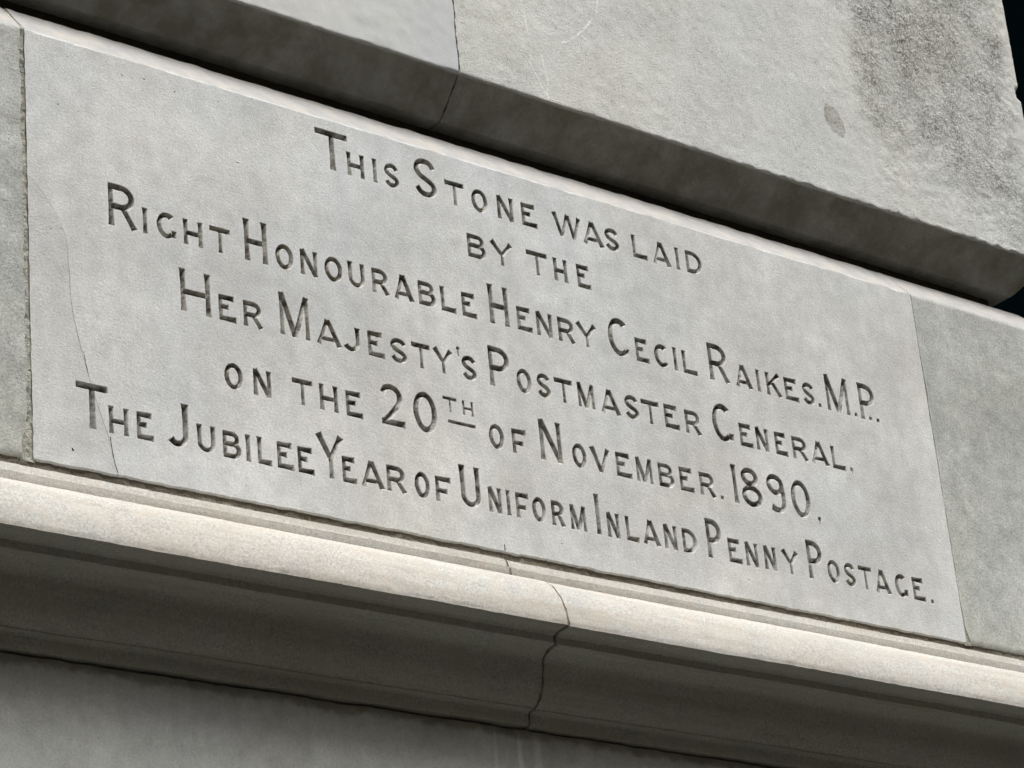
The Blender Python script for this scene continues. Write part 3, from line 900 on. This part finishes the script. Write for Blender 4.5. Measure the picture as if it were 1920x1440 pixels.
cut_poly('pit', [(0.0487, 0.0262), (0.0505, 0.0235), (0.0492, 0.0225)], 0.9)
rp = random.Random(5)
for i in range(26):
    zz = rp.choice((0.453, 0.36, 0.372, 0.018, 0.030, 0.53, 0.462, 0.30))
    xx = rp.uniform(0.03, 0.40) if zz in (0.453, 0.372, 0.462) else (rp.uniform(0.02, 1.45) if zz in (0.018, 0.030, 0.545) else rp.uniform(0.02, 0.08))
    if zz == 0.53: xx = rp.uniform(0.05, 0.38)
    if zz in (0.018, 0.03) and (abs(xx - 0.6636) < 0.02 or abs(xx - 0.105) < 0.02 or abs(xx - 0.05) < 0.01): continue
    zz += rp.uniform(-0.004, 0.004)
    L = rp.uniform(0.001, 0.005); a = rp.uniform(-0.6, 0.6)
    if any(p[0] < xx + .005 and xx < p[2] and p[1] < zz + .004 and zz - .004 < p[3] for p in boxes): continue
    boxes.append((xx - .006, zz - .006, xx + .01, zz + .006))
    cut_poly('pit', [(xx, zz), (xx + L * .5, zz + L * a * .5), (xx + L, zz + L * a * .2)], rp.uniform(0.45, 0.7), mat=M['letter'])

# the face: outer outline with slightly worn edges, everything cut out of it
FX0, FX1, FZ0, FZ1 = 0.0, 1.5, 0.0045, 0.5525
def edge_line(p, q, step, amp, seed, wl=0.012):
    n = int(round(math.hypot(q[0] - p[0], q[1] - p[1]) / step))
    P = np.array([(p[0] + (q[0] - p[0]) * i / n, 0.0, p[1] + (q[1] - p[1]) * i / n) for i in range(n)])
    d = amp * (vnoise(P, wl, seed) + 0.5 * vnoise(P, wl * .3, seed + 1))
    d[0] = 0
    nx, nz = -(q[1] - p[1]), (q[0] - p[0]); l = math.hypot(nx, nz)
    return [(P[i][0] + nx / l * d[i], P[i][2] + nz / l * d[i]) for i in range(n)]
ob = edge_line((FX0, FZ0), (FX1, FZ0), 0.004, 0.0009, 101, 0.02)
orr = edge_line((FX1, FZ0), (FX1, FZ1), 0.006, 0.0003, 103)
ot = edge_line((FX1, FZ1), (FX0, FZ1), 0.004, 0.0010, 105, 0.03)
ol = edge_line((FX0, FZ1), (FX0, FZ0), 0.006, 0.0005, 107)
outer = ob + orr + ot + ol
no = len(outer)
vs = [Vector(p) for p in outer] + [Vector(p) for p in holesV]
es = [(i, (i + 1) % no) for i in range(no)] + [(no + a, no + b) for a, b in holesE]
# a loose grid of inner points keeps the triangles compact
res = delaunay_2d_cdt(vs, es, [], 0, 1e-7)
RV, RE, RF, OV, OE, OF = res
cons = set()
for e, src in zip(RE, OE):
    if src: cons.add((min(e), max(e)))
edge_tris = {}
for ti, t in enumerate(RF):
    for k in range(len(t)):
        e = (min(t[k], t[(k + 1) % len(t)]), max(t[k], t[(k + 1) % len(t)]))
        edge_tris.setdefault(e, []).append(ti)
# outside = triangles touching the hull that are not separated by a constraint; parity flood from there
state = [None] * len(RF)
stack = []
for e, ts_ in edge_tris.items():
    if len(ts_) == 1:
        ti = ts_[0]
        if state[ti] is None:
            state[ti] = 1 if e in cons else 0
            stack.append(ti)
while stack:
    ti = stack.pop(); t = RF[ti]
    for k in range(len(t)):
        e = (min(t[k], t[(k + 1) % len(t)]), max(t[k], t[(k + 1) % len(t)]))
        for tj in edge_tris[e]:
            if tj != ti and state[tj] is None:
                state[tj] = state[ti] ^ (1 if e in cons else 0)
                stack.append(tj)
FV = [(v[0], 0.0, v[1]) for v in RV]
FF = []
for ti, t in enumerate(RF):
    if state[ti] == 1:
        a, b, c = (RV[i] for i in t[:3])
        cr = (b[0] - a[0]) * (c[1] - a[1]) - (b[1] - a[1]) * (c[0] - a[0])
        FF.append(tuple(t) if cr > 0 else tuple(t[::-1]))
# rounded arrises, bevelled top and hidden sides
def skirt(line, close_pt, offs, jitter=0.0, seed=0):
    L = list(line) + [close_pt]
    base = len(FV); m = len(offs) + 1
    for (x, z) in L:
        FV.append((x, 0.0, z))
        for k, (dx, dy, dz) in enumerate(offs):
            j = jitter * math.sin(x * 131 + z * 91 + k * 1.7 + seed) * (1 if 0 < k else .5)
            FV.append((x + dx, dy + j * .4, z + dz + j))
    for i in range(len(L) - 1):
        for k in range(m - 1):
            a = base + i * m + k
            FF.append((a, a + 1, a + m + 1, a + m)[::-1])
skirt(ot, (FX0, FZ1), [(0, .0006, .0018), (0, .0020, .0034), (0, .012, .0150), (0, .024, .0290), (0, .035, .0420), (0, .0440, .0530), (0, .0470, .0555), (0, .052, .0560), (0, .12, .0560)], 0.0004)
skirt(ol, (FX0, FZ0), [(.0002, .0008, 0), (.0008, .0025, 0), (.0012, .06, 0)])
skirt(ob, (FX1, FZ0), [(0, .0008, -.0006), (0, .0025, -.0016), (0, .06, -.0020)])
skirt(orr, (FX1, FZ1), [(-.0002, .0008, 0), (-.0006, .0025, 0), (-.0006, .06, 0)])
slab = mesh_obj('slab', FV, FF, M['found'], fs)
# bevel's two small end faces
for xx in (FX0, FX1):
    pass

# pointing round the stone
mortar_strip('mortar', [(-0.0045, 0.5525), (-0.0045, 0.045), (-0.0075, 0.02), (-0.0085, 0.0)], lambda x, z: 0.0046 + 0.0006 * math.sin(z * 57) if z > 0.06 else 0.0046 + 0.006 * min(1, (0.06 - z) / 0.04), M['mortar_pale'], mc, y=0.0022, amp=0.0016, seed=31)
sweep('mortar', [(0.0485, 0.6070), (0.0465, 0.6055), (0.0027, 0.5560), (0.0018, 0.5520), (0.0022, 0.5450)], -0.014, 0.003, M['mortar_pale'], mc, dx=0.002, ds=0.003, seed=33, amp=(0.0006, 0.0005), back=0.1)
mortar_strip('mortar', [(-1.6, -0.0005), (-0.1, -0.0005), (0.3, -0.0008), (0.66, -0.0008), (1.5, -0.0008), (1.84, -0.0015)], lambda x, z: 0.0052, M['mortar'], mc, y=0.0034, amp=0.0014, seed=35, ynum=7)
mortar_strip('mortar', [(1.5008, 0.55), (1.5010, 0.04), (1.5035, 0.0)], lambda x, z: 0.0022 if z > 0.04 else 0.0022 + 0.005 * min(1, (0.04 - z) / 0.04), M['mortar_pale'], mc, y=0.0007, amp=0.0007, seed=37, ynum=6)
